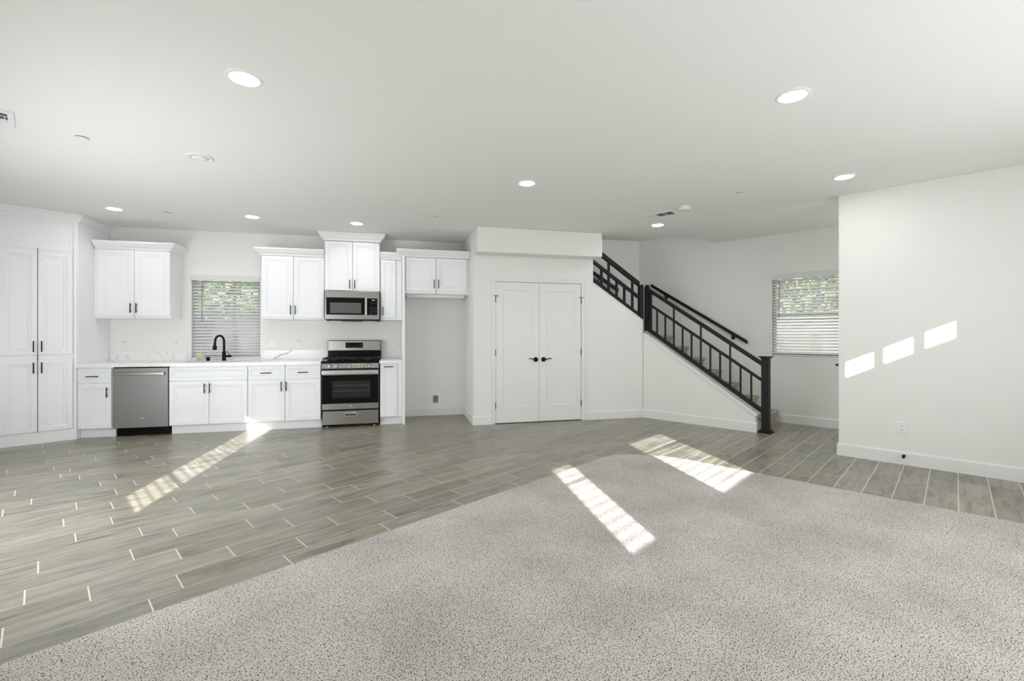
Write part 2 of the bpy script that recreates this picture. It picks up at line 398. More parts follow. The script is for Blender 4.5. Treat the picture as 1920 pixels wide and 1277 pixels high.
# closet wall, door hole, sloped end under the upper flight
DX0, DX1, DH = 1.312, 2.634, 2.035
mb = MB(); wall_boxes(mb, 1.005, 2.82, 0, CEIL, 6.385, 6.50, [(DX0, DX1, -1, DH)])
xc = (6.487 - 6.385 * cos(TH)) / sin(TH); xc2 = (6.487 - 6.50 * cos(TH)) / sin(TH)
zc = lambda x: 2.042 - 0.672 * (x - 2.82)
A = [mb.v(p) for p in ((2.82, 6.385, 0), (xc, 6.385, 0), (xc, 6.385, zc(xc)), (2.82, 6.385, zc(2.82)))]
B = [mb.v(p) for p in ((2.82, 6.50, 0), (xc2, 6.50, 0), (xc2, 6.50, zc(xc)), (2.82, 6.50, zc(2.82)))]
mb.bm.faces.new(A); mb.bm.faces.new(B[::-1])
for i in range(4): mb.bm.faces.new([A[i], B[i], B[(i + 1) % 4], A[(i + 1) % 4]])
struct(mb.build('wall_closet', M['wall']))
mb = MB(); mb.box(1.015, 2.84, 6.10, 6.384, 2.397, CEIL - 0.001); struct(mb.build('wall_soffit', M['wall'], bevel=0.012))
# the closet behind the doors stays dark
mb = MB(); mb.box(1.115, 2.45, 7.30, 7.33, 0, 2.3); struct(mb.build('wall_closet_back', M['wall']))
# far stair walls
mb = MB(); mb.box(0.9, 4.30, 7.46, 7.58, 0, 5.4); struct(mb.build('wall_stair_far', M['wall']))
mb = MB(); mb.box(0.9, 1.1, 6.2, 7.5, CEIL + 0.3, 5.4); mb.box(1.1, 3.80, 6.36, 6.49, CEIL + 0.3, 5.4); struct(mb.build('wall_upstairs', M['wall']))
# wall with the stair window: local x = -s, local y = t
SW = (-1.945, -1.045, 0.965, 2.150)     # -s range, z range
mb = MB(); wall_boxes(mb, -4.25, 1.75, 0, CEIL + 0.3, 7.52, 7.64, [SW]); mb.box(-4.25, -2.6, 7.52, 7.64, CEIL + 0.3, 5.4)
mb.box(-3.66, -2.6, 6.45, 6.58, CEIL + 0.3, 5.4); mb.box(-2.72, -2.6, 6.58, 7.52, CEIL + 0.3, 5.4)
struct(mb.build('wall_stair_window', M['wall'], rotz=ROT_S))
# right partition
mb = MB(); mb.box(-0.885, 1.6, 5.89, 6.01, 0, CEIL); struct(mb.build('wall_right', M['wall'], rotz=ROT_S, bevel=0.004))
# knee wall under the lower flight
zk = lambda s: 0.228 + 0.675 * (s - 1.866)
mb = MB(); kp = [(-1.866, 0), (-1.866, zk(1.866)), (-3.46, zk(3.46)), (-3.46, 0)]; mb.prism(kp, 6.487, 6.628, 'y')
struct(mb.build('wall_stair_knee', M['wall'], rotz=ROT_S))
# rear and left walls behind the camera with the openings the sun comes through
RW = [(0.350, 0.665, 1.447, 2.168), (1.775, 2.585, 1.447, 2.168), (4.235, 4.420, 2.0, 2.180), (4.452, 4.632, 2.0, 2.180), (4.667, 4.842, 2.0, 2.180)]
mb = MB(); wall_boxes(mb, -0.89, 7.64, 0, CEIL, -1.55, -1.50, RW); struct(mb.build('wall_rear', M['wall'], rotz=ROT_T))
LW = (-2.905, -2.25, 0.90, 2.197)
mb = MB(); wall_boxes(mb, -9.2, 1.62, 0, CEIL, -0.89, -0.77, [LW]); struct(mb.build('wall_left', M['wall'], rotz=ROT_S))

# baseboards
BP = [(0, 0), (0.013, 0), (0.013, 0.112), (0.009, 0.122), (0, 0.125)]
def board(name, path):
    mb = MB(); mb.sweep(path, BP); return struct(mb.build(name, M['trim']))
def p2(t, s): return TS(t, s)[:2]
board('baseboard_closet_left', [(1.005, 7.329), (1.005, 6.385), (1.258, 6.385)])
board('baseboard_closet_right', [(2.688, 6.385), (xc, 6.385)] + [p2(6.487, 1.866), p2(6.56, 1.866)])
board('baseboard_alcove', [(0.072, 7.33), (1.0, 7.33)])
board('baseboard_right', [p2(6.01, 0.2), p2(6.01, 0.885), p2(5.89, 0.885), p2(5.89, -1.49)])
board('baseboard_stair_window', [p2(7.52, 1.83), p2(7.52, -1.4)])
board('baseboard_rear', [p2(5.88, -1.5), p2(-0.76, -1.5)])

# sloped caps
mb = MB()
cz = 0.024
mb.prism([(-1.845, zk(1.845)), (-1.845, zk(1.845) + cz), (-3.43, zk(3.43) + cz), (-3.43, zk(3.43))], 6.470, 6.645, 'y')
mb.prism([(-1.862, zk(1.862) - 0.03), (-1.862, zk(1.862)), (-3.43, zk(3.43)), (-3.43, zk(3.43) - 0.03)], 6.476, 6.487, 'y')
struct(mb.build('trim_1', M['trim'], rotz=ROT_S, bevel=0.003))
mb = MB(); mb.prism([(2.823, zc(2.823)), (xc - 0.015, zc(xc - 0.015)), (xc - 0.015, zc(xc - 0.015) + 0.02), (2.823, zc(2.823) + 0.02)], 6.372, 6.505, 'y')
struct(mb.build('trim_2', M['trim'], bevel=0.003))
# closet casing
mb = MB()
mb.box(1.258, 1.315, 6.371, 6.385, 0, 2.034); mb.box(2.631, 2.688, 6.371, 6.385, 0, 2.034); mb.box(1.258, 2.688, 6.371, 6.385, 2.034, 2.094)
mb.box(1.258, 1.268, 6.366, 6.371, 0, 2.094); mb.box(2.678, 2.688, 6.366, 6.371, 0, 2.094); mb.box(1.268, 2.678, 6.366, 6.371, 2.084, 2.094)
struct(mb.build('trim_3', M['trim'], bevel=0.002))

# windows
def window(name, rot, x0, x1, z0, z1, yw, depth, vertical_bar=None, meeting=None):
    """frame at the outer side of the wall opening; local frame of the wall (x right, y out)"""
    fr = MB(); y0, y1 = yw + depth - 0.055, yw + depth - 0.005; fw = 0.045
    fr.box(x0, x0 + fw, y0, y1, z0, z1); fr.box(x1 - fw, x1, y0, y1, z0, z1)
    fr.box(x0 + fw, x1 - fw, y0, y1, z0, z0 + fw); fr.box(x0 + fw, x1 - fw, y0, y1, z1 - fw, z1)
    if vertical_bar: fr.box(vertical_bar - 0.014, vertical_bar + 0.014, y0 + 0.005, y1 - 0.005, z0 + fw, z1 - fw)
    if meeting: fr.box(x0 + fw, x1 - fw, y0 + 0.005, y1 - 0.005, meeting - 0.02, meeting + 0.02)
    o = struct(fr.build(name, M['backlitvinyl'], rotz=rot, bevel=0.002))
    g = MB(); yy = (y0 + y1) / 2; g.box(x0 + fw * 0.6, x1 - fw * 0.6, yy - 0.002, yy + 0.002, z0 + fw * 0.6, z1 - fw * 0.6)
    g.build('pane', M['glass'], o)
    return o
window('window_1', 0, *KW, 7.33, 0.13, vertical_bar=-2.335)
window('window_2', ROT_S, *SW, 7.52, 0.12, meeting=1.545)
# kitchen window stool
mb = MB(); mb.box(-2.90, -1.955, 7.295, 7.335, 0.932, 0.950); mb.box(-2.853, -1.977, 7.335, 7.40, 0.936, 0.9505); struct(mb.build('trim_4', M['trim'], bevel=0.003))
# rear openings: sash bars only, sun falls through them
def rear_frame(name, rot, x0, x1, z0, z1, y0, y1, meet):
    mb = MB(); mb.box(x0, x1, y0, y1, meet - 0.010, meet + 0.010); return struct(mb.build(name, M['vinyl'], rotz=rot))
rear_frame('window_3', ROT_T, 0.35, 0.665, 1.447, 2.143, -1.546, -1.526, 1.972)
rear_frame('window_4', ROT_T, 1.775, 2.585, 1.447, 2.143, -1.546, -1.526, 1.972)
rear_frame('window_5', ROT_S, *LW[:2], 0.9, 2.11, -0.87, -0.84, 1.215)

# blinds
def blind(label, rot, origin, x0, x1, z0, z1, tilt, pitch=0.0445, val=None, wand_x=None, sgn=1, depth=0.05, holes=True, group=None):
    """origin: world position of the local frame; slats hang in the plane y=0 of it (y grows outwards)"""
    o = thing('window_blind', label, 'blind', origin, rot, group)
    mb = MB(); z = z1 - 0.09 if val else z1 - 0.02
    c, s_ = cos(tilt) * depth / 2, sin(tilt) * depth / 2
    while z > z0 + 0.02:
        # crowned slat: inner edge low, outer edge high
        pts = [(-c * sgn, z - s_), (0, z + 0.0022), (c * sgn, z + s_), (c * sgn, z + s_ + 0.0026), (0, z + 0.0050), (-c * sgn, z - s_ + 0.0026)]
        mb.prism(pts, x0 + 0.006, x1 - 0.006, 'x'); z -= pitch
    mb.build('slats', M['slat'], o)
    if val:
        v = MB(); v.box(x0 - 0.012, x1 + 0.004, -0.062, -0.044, z1 - 0.072, z1 + 0.004); v.box(x0 - 0.012, x0 - 0.002, -0.044, 0.0, z1 - 0.072, z1 + 0.004)
        v.build('valance', M['slat'], o, bevel=0.003)
        h = MB(); h.box(x0 + 0.004, x1 - 0.004, -0.028, 0.028, z1 - 0.045, z1 - 0.004); h.build('head_rail', M['plastic'], o)
        b = MB(); b.box(x0 + 0.006, x1 - 0.006, -0.025, 0.025, z0 + 0.004, z0 + 0.020); b.build('bottom_rail', M['slat'], o, bevel=0.003)
        for q in (0.16, 0.84):
            xx = x0 + (x1 - x0) * q; k = MB(); k.tube([(xx, -0.028, z1 - 0.05), (xx, -0.028, z0 + 0.015)], 0.0012, 6); k.build('ladder_cord', M['plastic'], o)
        if wand_x is not None:
            k = MB(); k.tube([(wand_x, -0.042, z1 - 0.075), (wand_x, -0.044, z1 - 0.66)], 0.004, 8); k.build('tilt_wand', M['greymetal'], o)
    return o
blind('white slatted blind in the window above the kitchen sink', 0, (0, 7.372, 0), KW[0] + 0.006, KW[1] - 0.004, KW[2], KW[3], radians(43), val=True, wand_x=-2.72)
xo = Vector(TS(7.562, 0))
blind('white slatted blind in the window beside the staircase', ROT_S, xo, SW[0] + 0.006, SW[1] - 0.004, SW[2], SW[3], radians(42), pitch=0.0435, val=True, wand_x=-1.845)
# slats of the blinds behind the camera, they stripe the sun patches
blind('narrow white blind on the rear wall behind the viewer', ROT_T, TS(0, -1.524), 0.352, 0.663, 1.447, 2.166, radians(15), pitch=0.058, sgn=-1)
blind('wide white blind on the rear wall behind the viewer', ROT_T, TS(0, -1.524), 1.777, 2.583, 1.447, 2.166, radians(15), pitch=0.058, sgn=-1)
blind('tall white blind on the left wall beside the viewer', ROT_S, TS(-0.80, 0), LW[0], LW[1], 0.9, 2.195, radians(27), pitch=0.058, sgn=-1)

# closet doors (double)
SH = [(0, 0), (0.0, 0), (0.118, 0), (0.124, 0.007), (0.130, 0.009)]
def closet_door(name, x0, x1, hinge_x, lever_x, dirn, ball_side):
    mb = MB(); mb.panel(x0, x1, 0.012, 2.030, 6.388, 0.035, [(0, 0), (0.116, 0), (0.122, 0.006), (0.128, 0.008)])
    # taller rails at the bottom: the photo's panel stops 0.24 above the floor
    for v in mb.bm.verts:
        if 0.1 < v.co.z < 0.2: v.co.z += 0.112
    o = struct(mb.build(name, M['door']))
    h = MB(); zl = 0.914
    h.lathe([(0.034, 6.386), (0.034, 6.378), (0.030, 6.374), (0.013, 6.372), (0.012, 6.345), (0.012, 6.338)], (lever_x, 0, zl), 'y', 24)
    h.tube([(lever_x, 6.343, zl), (lever_x + dirn * 0.03, 6.340, zl + 0.001), (lever_x + dirn * 0.06, 6.340, zl + 0.010), (lever_x + dirn * 0.09, 6.342, zl + 0.015), (lever_x + dirn * 0.115, 6.345, zl + 0.010)], [0.010, 0.008, 0.007, 0.0065, 0.005], 10)
    h.build('lever_handle', M['black'], o)
    for zz in (1.785, 1.015, 0.262):
        q = MB(); q.tube([(hinge_x, 6.380, zz - 0.047), (hinge_x, 6.380, zz + 0.047)], 0.0085, 10)
        if zz > 1.5:
            q.tube([(hinge_x - 0.032, 6.374, zz + 0.048), (hinge_x + 0.032, 6.374, zz + 0.042)], 0.0045, 8)
            q.lathe([(0.007, 0), (0.009, 0.004), (0.007, 0.009)], (hinge_x + ball_side * 0.036, 6.374, zz + 0.040), 'z', 10)
        q.build('hinge', M['black'], o)
    return o
closet_door('door_1', 1.317, 1.971, 1.318, 1.921, -1, 1)
closet_door('door_2', 1.975, 2.629, 2.632, 2.040, 1, 1)

# ================================================================== KITCHEN
RAISED = [(0, 0.003), (0.003, 0), (0.050, 0), (0.055, 0.006), (0.068, 0.0065), (0.074, 0.0045), (0.080, 0.009)]
DRAWER = [(0, 0.003), (0.003, 0), (0.032, 0), (0.036, 0.005), (0.044, 0.0055), (0.049, 0.0035), (0.054, 0.006)]
def bar_pull(parent, x, z, yf, vertical, ln=0.128):
    mb = MB(); yb = yf - 0.032; r = 0.0058
    if vertical:
        mb.tube([(x, yb, z - ln / 2), (x, yb, z + ln / 2)], r, 10)
        for dz in (-ln * 0.29, ln * 0.29): mb.tube([(x, yb, z + dz), (x, yf, z + dz)], 0.0045, 8)
    else:
        mb.tube([(x - ln / 2, yb, z), (x + ln / 2, yb, z)], r, 10)
        for dx in (-ln * 0.29, ln * 0.29): mb.tube([(x + dx, yb, z), (x + dx, yf, z)], 0.0045, 8)
    return mb.build('bar_pull', M['black'], parent)
def cabinet(name, label, x0, x1, z0, z1, yf, yb, doors=(), drawers=(), panels=(), toe=False, extra=None, hollow=False, notch=None, loc=None, rotz=0.0, group=None):
    """all measures in the wall's frame; yf front of the doors, carcass 20 mm behind"""
    ox, oy = (x0 + x1) / 2, yb
    o = thing(name, label, 'cabinet', loc or (ox, oy, 0), rotz, group)
    def sh(mb): mb.X = Matrix.Translation((-ox, -oy, 0)) if loc is None else Matrix.Identity(4); return mb
    mb = sh(MB())
    if hollow:
        mb.box(x0, x0 + 0.018, yf + 0.0205, yb, z0, z1); mb.box(x1 - 0.018, x1, yf + 0.0205, yb, z0, z1); mb.box(x0 + 0.018, x1 - 0.018, yb - 0.01, yb, z0, z1)
        mb.box(x0 + 0.018, x1 - 0.018, yf + 0.0205, yb - 0.01, z0, z0 + 0.018); mb.box(x0 + 0.018, x1 - 0.018, yf + 0.0205, yf + 0.04, z0 + 0.018, z1)
    elif notch is not None:
        q = yf + 0.0205; mb.prism([(x0, q), (notch - 0.004, q), (notch - 0.004, q + 0.09), (notch + 0.004, q + 0.09), (notch + 0.004, q), (x1, q), (x1, yb), (x0, yb)], z0, z1)
    else: mb.box(x0, x1, yf + 0.0205, yb, z0, z1)
    if toe: mb.box(x0, x1, yf + 0.082, yb, 0.0, z0)
    mb.build('body', M['cab'], o)
    for (a, b, c, d, hx, hz, vert) in doors:
        mb = sh(MB()); mb.panel(a, b, c, d, yf, 0.02, RAISED); dd = mb.build('door', M['cab'], o)
        if hx is not None: h = bar_pull(dd, hx - (ox if loc is None else 0), hz, yf - (oy if loc is None else 0), vert)
    for (a, b, c, d, hx, hz) in drawers:
        mb = sh(MB()); mb.panel(a, b, c, d, yf, 0.02, DRAWER); dd = mb.build('drawer', M['cab'], o)
        bar_pull(dd, hx - (ox if loc is None else 0), hz, yf - (oy if loc is None else 0), False)
    for (a, b, c, d) in panels:
        mb = sh(MB()); mb.panel(a, b, c, d, yf, 0.02, DRAWER); mb.build('front_panel', M['cab'], o)
    if extra: extra(o, sh)
    return o
CROWN = [(0, 0), (0.012, 0), (0.014, 0.016), (0.026, 0.026), (0.045, 0.040), (0.062, 0.062), (0.072, 0.074), (0.078, 0.076), (0.078, 0.098), (0, 0.098)]
def crown_extra(path, z0, prof=CROWN):
    def f(o, sh): mb = sh(MB()); mb.sweep(path, prof, z0); mb.build('crown_molding', M['cab'], o)
    return f
YB = 7.328
YD, YU = 6.665, 6.985      # door faces: base, wall cabinets
# base run
cabinet('base_cabinet', 'narrow white base cabinet with one drawer and one door, left of the dishwasher', -3.822, -3.456, 0.112, 0.872, YD, YB,
        doors=[(-3.816, -3.465, 0.120, 0.672, -3.500, 0.563, True)], drawers=[(-3.816, -3.465, 0.684, 0.852, -3.650, 0.762)], toe=True)
cabinet('sink_cabinet', 'wide white base cabinet with two doors under the sink', -2.846, -1.945, 0.112, 0.872, YD, YB,
        doors=[(-2.843, -2.399, 0.120, 0.676, -2.440, 0.585, True), (-2.393, -1.950, 0.120, 0.676, -2.380, 0.585, True)], panels=[(-2.843, -1.950, 0.684, 0.852)], toe=True, hollow=True)
cabinet('base_cabinet', 'white base cabinet with two drawers and two doors, left of the gas range', -1.943, -1.046, 0.112, 0.872, YD, YB,
        doors=[(-1.939, -1.497, 0.120, 0.672, -1.535, 0.585, True), (-1.492, -1.050, 0.120, 0.672, -1.475, 0.585, True)], notch=-1.4945,
        drawers=[(-1.939, -1.497, 0.684, 0.852, -1.720, 0.768), (-1.492, -1.050, 0.684, 0.852, -1.268, 0.768)], toe=True)
cabinet('pull_out_cabinet', 'slim white pull-out cabinet with a horizontal handle, right of the gas range', -0.272, 0.026, 0.112, 0.872, YD, YB,
        doors=[(-0.268, -0.040, 0.120, 0.852, -0.155, 0.825, False)], toe=True)
# fridge end panel
mb = MB(); mb.X = Matrix.Translation((-0.049, -YB, 0)); mb.box(0.028, 0.070, 6.672, YB, 0, 2.388)
tag(mb.build('end_panel', M['cab'], loc=(0.049, YB, 0), bevel=0.0015), 'tall white end panel between the slim cabinet and the empty refrigerator alcove', 'panel')

# worktops
mb = MB()
x0, x1, y0, y1, z0, z1 = -3.820, -1.043, 6.638, YB, 0.873, 0.913
sx0, sx1, sy0, sy1 = -2.79, -2.03, 6.76, 7.09
mb.box(x0, sx0, y0, y1, z0, z1); mb.box(sx1, x1, y0, y1, z0, z1); mb.box(sx0, sx1, y0, sy0, z0, z1); mb.box(sx0, sx1, sy1, y1, z0, z1)
ct = tag(mb.build('countertop', M['quartz']), 'long white veined quartz countertop holding the sink, left of the range', 'countertop')
mb = MB(); mb.box(-3.820, -2.905, 7.312, 7.3295, 0.914, 1.048); mb.box(-2.905, -1.95, 7.312, 7.3295, 0.914, 0.931); mb.box(-1.95, -1.043, 7.312, 7.3295, 0.914, 1.048)
tag(mb.build('backsplash', M['quartz']), 'low white quartz backsplash with one bold grey vein, behind the sink counter', 'backsplash')
mb = MB(); mb.box(-0.278, 0.026, 6.638, YB, z0, z1); tag(mb.build('countertop', M['quartz']), 'small white countertop square between the range and the tall end panel', 'countertop')
mb = MB(); mb.box(-0.278, 0.026, 7.312, 7.3295, 0.914, 1.048); tag(mb.build('backsplash', M['quartz']), 'short white backsplash piece right of the range', 'backsplash')
# sink
o = thing('sink', 'undermount steel sink in the white countertop below the window', 'sink', (-2.41, 6.925, 0.66))
mb = MB(); mb.X = Matrix.Translation((2.41, -6.925, -0.66))
mb.box(sx0, sx1, sy0, sy1, 0.66, 0.668); mb.box(sx0 - 0.004, sx0, sy0, sy1, 0.66, 0.872); mb.box(sx1, sx1 + 0.004, sy0, sy1, 0.66, 0.872)
mb.box(sx0, sx1, sy0 - 0.004, sy0, 0.66, 0.872); mb.box(sx0, sx1, sy1, sy1 + 0.004, 0.66, 0.872)
mb.build('basin', M['slate'], o)
mb = MB(); mb.lathe([(0.045, 0.008), (0.045, 0.011), (0.02, 0.010)], (0, 0.02, 0)); mb.build('drain', M['chrome'], o)
# faucet
fx, fy = -2.383, 7.15
o = thing('faucet', 'matte black gooseneck faucet behind the sink', 'faucet', (fx, fy, 0.913))
mb = MB(); mb.lathe([(0.029, 0), (0.029, 0.006), (0.025, 0.009), (0.024, 0.12), (0.018, 0.128)]); mb.build('base', M['black'], o)
arc = [(0, 0, 0.12), (0, 0, 0.27)]
for k in range(1, 13):
    a = pi * k / 12; arc.append((-0.036 * (1 - cos(a)), -0.055 * (1 - cos(a)), 0.27 + 0.078 * sin(a)))
arc.append((-0.074, -0.112, 0.235))
mb = MB(); mb.tube(arc, 0.0145, 14); mb.build('gooseneck', M['black'], o)
mb = MB(); mb.lathe([(0.016, 0.245), (0.017, 0.22), (0.026, 0.19), (0.026, 0.155), (0.020, 0.153)], (-0.075, -0.114, 0), 'z', 18); mb.build('spray_head', M['black'], o)
mb = MB(); mb.tube([(0.015, 0, 0.062), (0.088, 0, 0.062)], 0.017, 14); mb.tube([(0.072, 0, 0.062), (0.060, -0.004, 0.095), (0.045, -0.006, 0.122), (0.028, -0.006, 0.135)], [0.006, 0.0055, 0.005, 0.0045], 8)
mb.build('lever', M['black'], o)
mb = MB(); mb.lathe([(0.024, 0), (0.024, 0.05), (0.021, 0.054)], n=20); tag(mb.build('air_gap_cap', M['black'], loc=(-2.578, 7.14, 0.913)), 'short black cylinder standing left of the faucet', 'cap')
mb = MB(); bmesh.ops.create_icosphere(mb.bm, subdivisions=3, radius=0.05)
for v in mb.bm.verts:
    a = atan2(v.co.z, v.co.x); k = 1 + 0.10 * sin(a * 9) + 0.04 * sin(a * 17); v.co.x *= k * 0.9; v.co.z = v.co.z * k * (1.1 if v.co.z < 0 else 1.0) + 0.052; v.co.y *= 0.35
for f in mb.bm.faces: f.smooth = True
mb.lathe([(0.006, 0.09), (0.011, 0.105), (0.012, 0.125), (0.006, 0.135)], (0.008, 0, 0), 'z', 10)
tag(mb.build('shell_sponge', M['shell'], loc=(-2.665, 7.12, 0.9135), rotz=0.4), 'small tan scalloped sponge standing at the left end of the sink', 'sponge')

# wall cabinets
yc = YU
cabinet('wall_cabinet', 'white two-door wall cabinet between the pantry and the sink window', -3.824, -2.966, 1.488, 2.386, yc, YB,
        doors=[(-3.782, -3.380, 1.523, 2.382, -3.408, 1.622, True), (-3.375, -2.971, 1.523, 2.382, -3.343, 1.622, True)],
        notch=-3.3775, extra=crown_extra([(-3.800, yc), (-2.966, yc), (-2.966, YB)], 2.384))
cabinet('wall_cabinet', 'white two-door wall cabinet just right of the sink window', -1.869, -1.050, 1.490, 2.382, yc, YB,
        doors=[(-1.864, -1.461, 1.519, 2.378, -1.490, 1.622, True), (-1.456, -1.054, 1.519, 2.378, -1.430, 1.622, True)],
        notch=-1.4585, extra=crown_extra([(-1.869, YB), (-1.869, yc), (-1.052, yc)], 2.382))
CROWN2 = [(o, z * 1.20) for o, z in CROWN]
cabinet('wall_cabinet', 'taller white wall cabinet over the microwave, its crown touching the ceiling', -1.046, -0.286, 1.905, 2.622, yc - 0.018, YB,
        doors=[(-1.042, -0.669, 1.910, 2.617, -0.702, 2.000, True), (-0.664, -0.290, 1.910, 2.617, -0.632, 2.000, True)],
        notch=-0.6665, extra=crown_extra([(-1.046, YB), (-1.046, yc - 0.018), (-0.286, yc - 0.018), (-0.286, YB)], 2.622, CROWN2))
cabinet('wall_cabinet', 'slim single-door white wall cabinet right of the microwave', -0.281, 0.024, 1.492, 2.384, yc, YB,
        doors=[(-0.272, -0.062, 1.528, 2.380, -0.242, 1.620, True)],
        extra=crown_extra([(-0.281, yc), (0.024, yc)], 2.384))
yfz = 6.700
def fr_extra(o, sh):
    mb = sh(MB()); mb.sweep([(0.030, 6.97), (0.030, yfz), (1.0005, yfz)], CROWN, 2.390); mb.build('crown_molding', M['cab'], o)
    mb = sh(MB()); mb.box(0.10, 0.955, 6.95, 7.32, 1.835, 1.868); mb.build('cleat', M['cab'], o)
cabinet('wall_cabinet', 'wide shallow white cabinet above the empty refrigerator alcove', 0.0725, 1.0035, 1.868, 2.388, yfz, YB,
        doors=[(0.078, 0.508, 1.908, 2.384, 0.480, 2.005, True), (0.513, 0.958, 1.908, 2.384, 0.545, 2.005, True)], notch=0.5105, extra=fr_extra)

# pantry: its own frame, local x = t, local y = s
def pantry():
    o = thing('pantry_cabinet', 'tall white pantry cabinet with four doors at the left edge, reaching the ceiling', 'cabinet', (0, 0, 0), ROT_T)
    yf = 7.680
    def tsl(x, y): return (x * uT.x + y * uT.y, x * uS.x + y * uS.y)
    cA, cB = tsl(-3.826, 7.325), tsl(-3.826, 6.70)
    body = [(-0.64, 7.702), (-0.0225, 7.702), (-0.0225, 7.80), (-0.0135, 7.80), (-0.0135, 7.702), (0.312, 7.702), cB, cA, (-0.64, 8.9)]
    mb = MB(); mb.prism(body, 0, 2.740); mb.build('body', M['cab'], o)
    for (a, b) in ((-0.610, -0.321), (-0.3155, -0.0205), (-0.015, 0.277)):
        side = 1 if a < -0.5 else (1 if a < -0.1 else -1)
    for (a, b, hx) in ((-0.3155, -0.0205, -0.052), (-0.015, 0.277, 0.014)):
        for (c, d, hz) in ((0.140, 0.984, 0.887), (1.038, 2.250, 1.136)):
            mb = MB(); mb.panel(a, b, c, d, yf, 0.0205, RAISED); dd = mb.build('door', M['cab'], o)
            bar_pull(dd, hx, hz, yf, True)
    for (a, b) in ((-0.618, -0.322),):
        for (c, d) in ((0.140, 0.984), (1.038, 2.250)):
            mb = MB(); mb.panel(a, b, c, d, yf, 0.0205, RAISED); mb.build('door', M['cab'], o)
    mb = MB(); mb.panel(-0.618, 0.270, 2.275, 2.640, 7.690, 0.012, [(0, 0), (0.02, 0), (0.022, 0.003)]); mb.build('top_panel', M['cab'], o)
    cr = [(0, 0), (0.010, 0), (0.014, 0.012), (0.030, 0.03), (0.046, 0.058), (0.054, 0.066), (0.056, 0.10), (0, 0.10)]
    mb = MB(); mb.sweep([(-0.64, 7.702), (0.312, 7.702), cB, cA], cr, 2.6415); mb.build('crown_molding', M['cab'], o)
    mb = MB(); mb.box(0.284, 0.314, 7.688, 7.702, 0.0, 2.64); mb.build('corner_stile', M['cab'], o, bevel=0.003)
    mb = MB(); mb.box(-0.64, 0.314, 7.694, 7.702, 0, 0.125); mb.build('toe_kick', M['cab'], o)
pantry()

# dishwasher
o = thing('dishwasher', 'slate grey dishwasher with a bar handle, under the counter', 'dishwasher', (-3.150, YB, 0))
def K(cx): mb = MB(); mb.X = Matrix.Translation((-cx, -YB, 0)); return mb
mb = K(-3.150); mb.box(-3.453, -2.848, 6.69, 7.30, 0.11, 0.870); mb.build('tub', M['enamel'], o)
mb = K(-3.150); mb.panel(-3.449, -2.852, 0.113, 0.858, 6.658, 0.03, [(0, 0.003), (0.003, 0)]); mb.build('door', M['slate'], o)
mb = K(-3.150); mb.box(-3.430, -2.885, 6.628, 6.640, 0.770, 0.803); mb.box(-3.425, -3.400, 6.64, 6.66, 0.775, 0.798); mb.box(-2.915, -2.890, 6.64, 6.66, 0.775, 0.798); mb.build('handle', M['steel'], o, bevel=0.003)
mb = K(-3.150); mb.lathe([(0.014, 6.658), (0.014, 6.6565), (0.011, 6.6565)], (-3.135, 0, 0.228), 'y', 20); mb.build('badge', M['chrome'], o)
mb = K(-3.150); mb.box(-3.44, -2.86, 6.745, 6.76, 0.004, 0.109); mb.build('toe_kick', M['enamel'], o)

# gas range
RX0, RX1 = -1.040, -0.281
rc = (RX0 + RX1) / 2
o = thing('gas_range', 'stainless steel gas range with black grates and five knobs', 'range', (rc, YB, 0))
R = lambda: K(rc)
mb = R(); mb.box(RX0 + .002, RX1 - .002, 6.70, 7.30, 0.03, 0.885); mb.build('body', M['enamel'], o)
mb = R(); mb.panel(RX0 + .012, RX1 - .012, 0.036, 0.232, 6.648, 0.05, [(0, 0.012), (0.006, 0.002), (0.010, 0)])
dr = mb.build('drawer', M['steel'], o)
mb = R(); mb.box(-0.742, -0.574, 6.6445, 6.652, 0.149, 0.198); mb.build('pull_surround', M['chrome'], dr, bevel=0.002)
mb = R(); mb.box(-0.733, -0.583, 6.642, 6.648, 0.163, 0.184); mb.build('pull_recess', M['hole'], dr)
# oven door
mb = R(); mb.box(RX0 + .010, RX1 - .010, 6.652, 6.695, 0.246, 0.790); od = mb.build('oven_door', M['steel'], o, bevel=0.004)
mb = R(); mb.box(RX0 + .012, RX1 - .012, 6.647, 6.653, 0.328, 0.722); mb.build('black_glass', M['blackglass'], od, bevel=0.002)
mb = R(); mb.box(-0.898, -0.400, 6.6455, 6.6475, 0.408, 0.640); mb.build('oven_window', M['ovenglass'], od)
mb = R()
for zz in (0.50, 0.575): mb.box(-0.885, -0.415, 6.6445, 6.6458, zz, zz + 0.004)
mb.build('rack_lines', M['dimprint'], od)
mb = R(); mb.box(RX0 + .014, RX1 - .014, 6.606, 6.622, 0.735, 0.782); mb.box(RX0 + .014, RX0 + .045, 6.622, 6.655, 0.742, 0.776); mb.box(RX1 - .045, RX1 - .014, 6.622, 6.655, 0.742, 0.776); mb.build('oven_handle', M['chrome'], od, bevel=0.005)
mb = R(); mb.lathe([(0.013, 6.6525), (0.013, 6.650), (0.010, 6.650)], (-0.655, 0, 0.287), 'y', 20); mb.build('badge', M['chrome'], od)
# control panel
mb = R(); mb.prism([(6.648, 0.806), (6.640, 0.812), (6.655, 0.880), (6.70, 0.884), (6.70, 0.806)], RX0 + .006, RX1 - .006, 'x'); mb.build('control_panel', M['steel'], o, bevel=0.002)
for kx in (-0.932, -0.846, -0.676, -0.506, -0.418):
    mb = R(); mb.lathe([(0.027, 6.646), (0.027, 6.640), (0.022, 6.637), (0.021, 6.612), (0.018, 6.608)], (kx, 0, 0.845), 'y', 22)
    mb.box(kx - 0.006, kx + 0.006, 6.600, 6.610, 0.823, 0.867); mb.build('knob', M['chrome'], o)
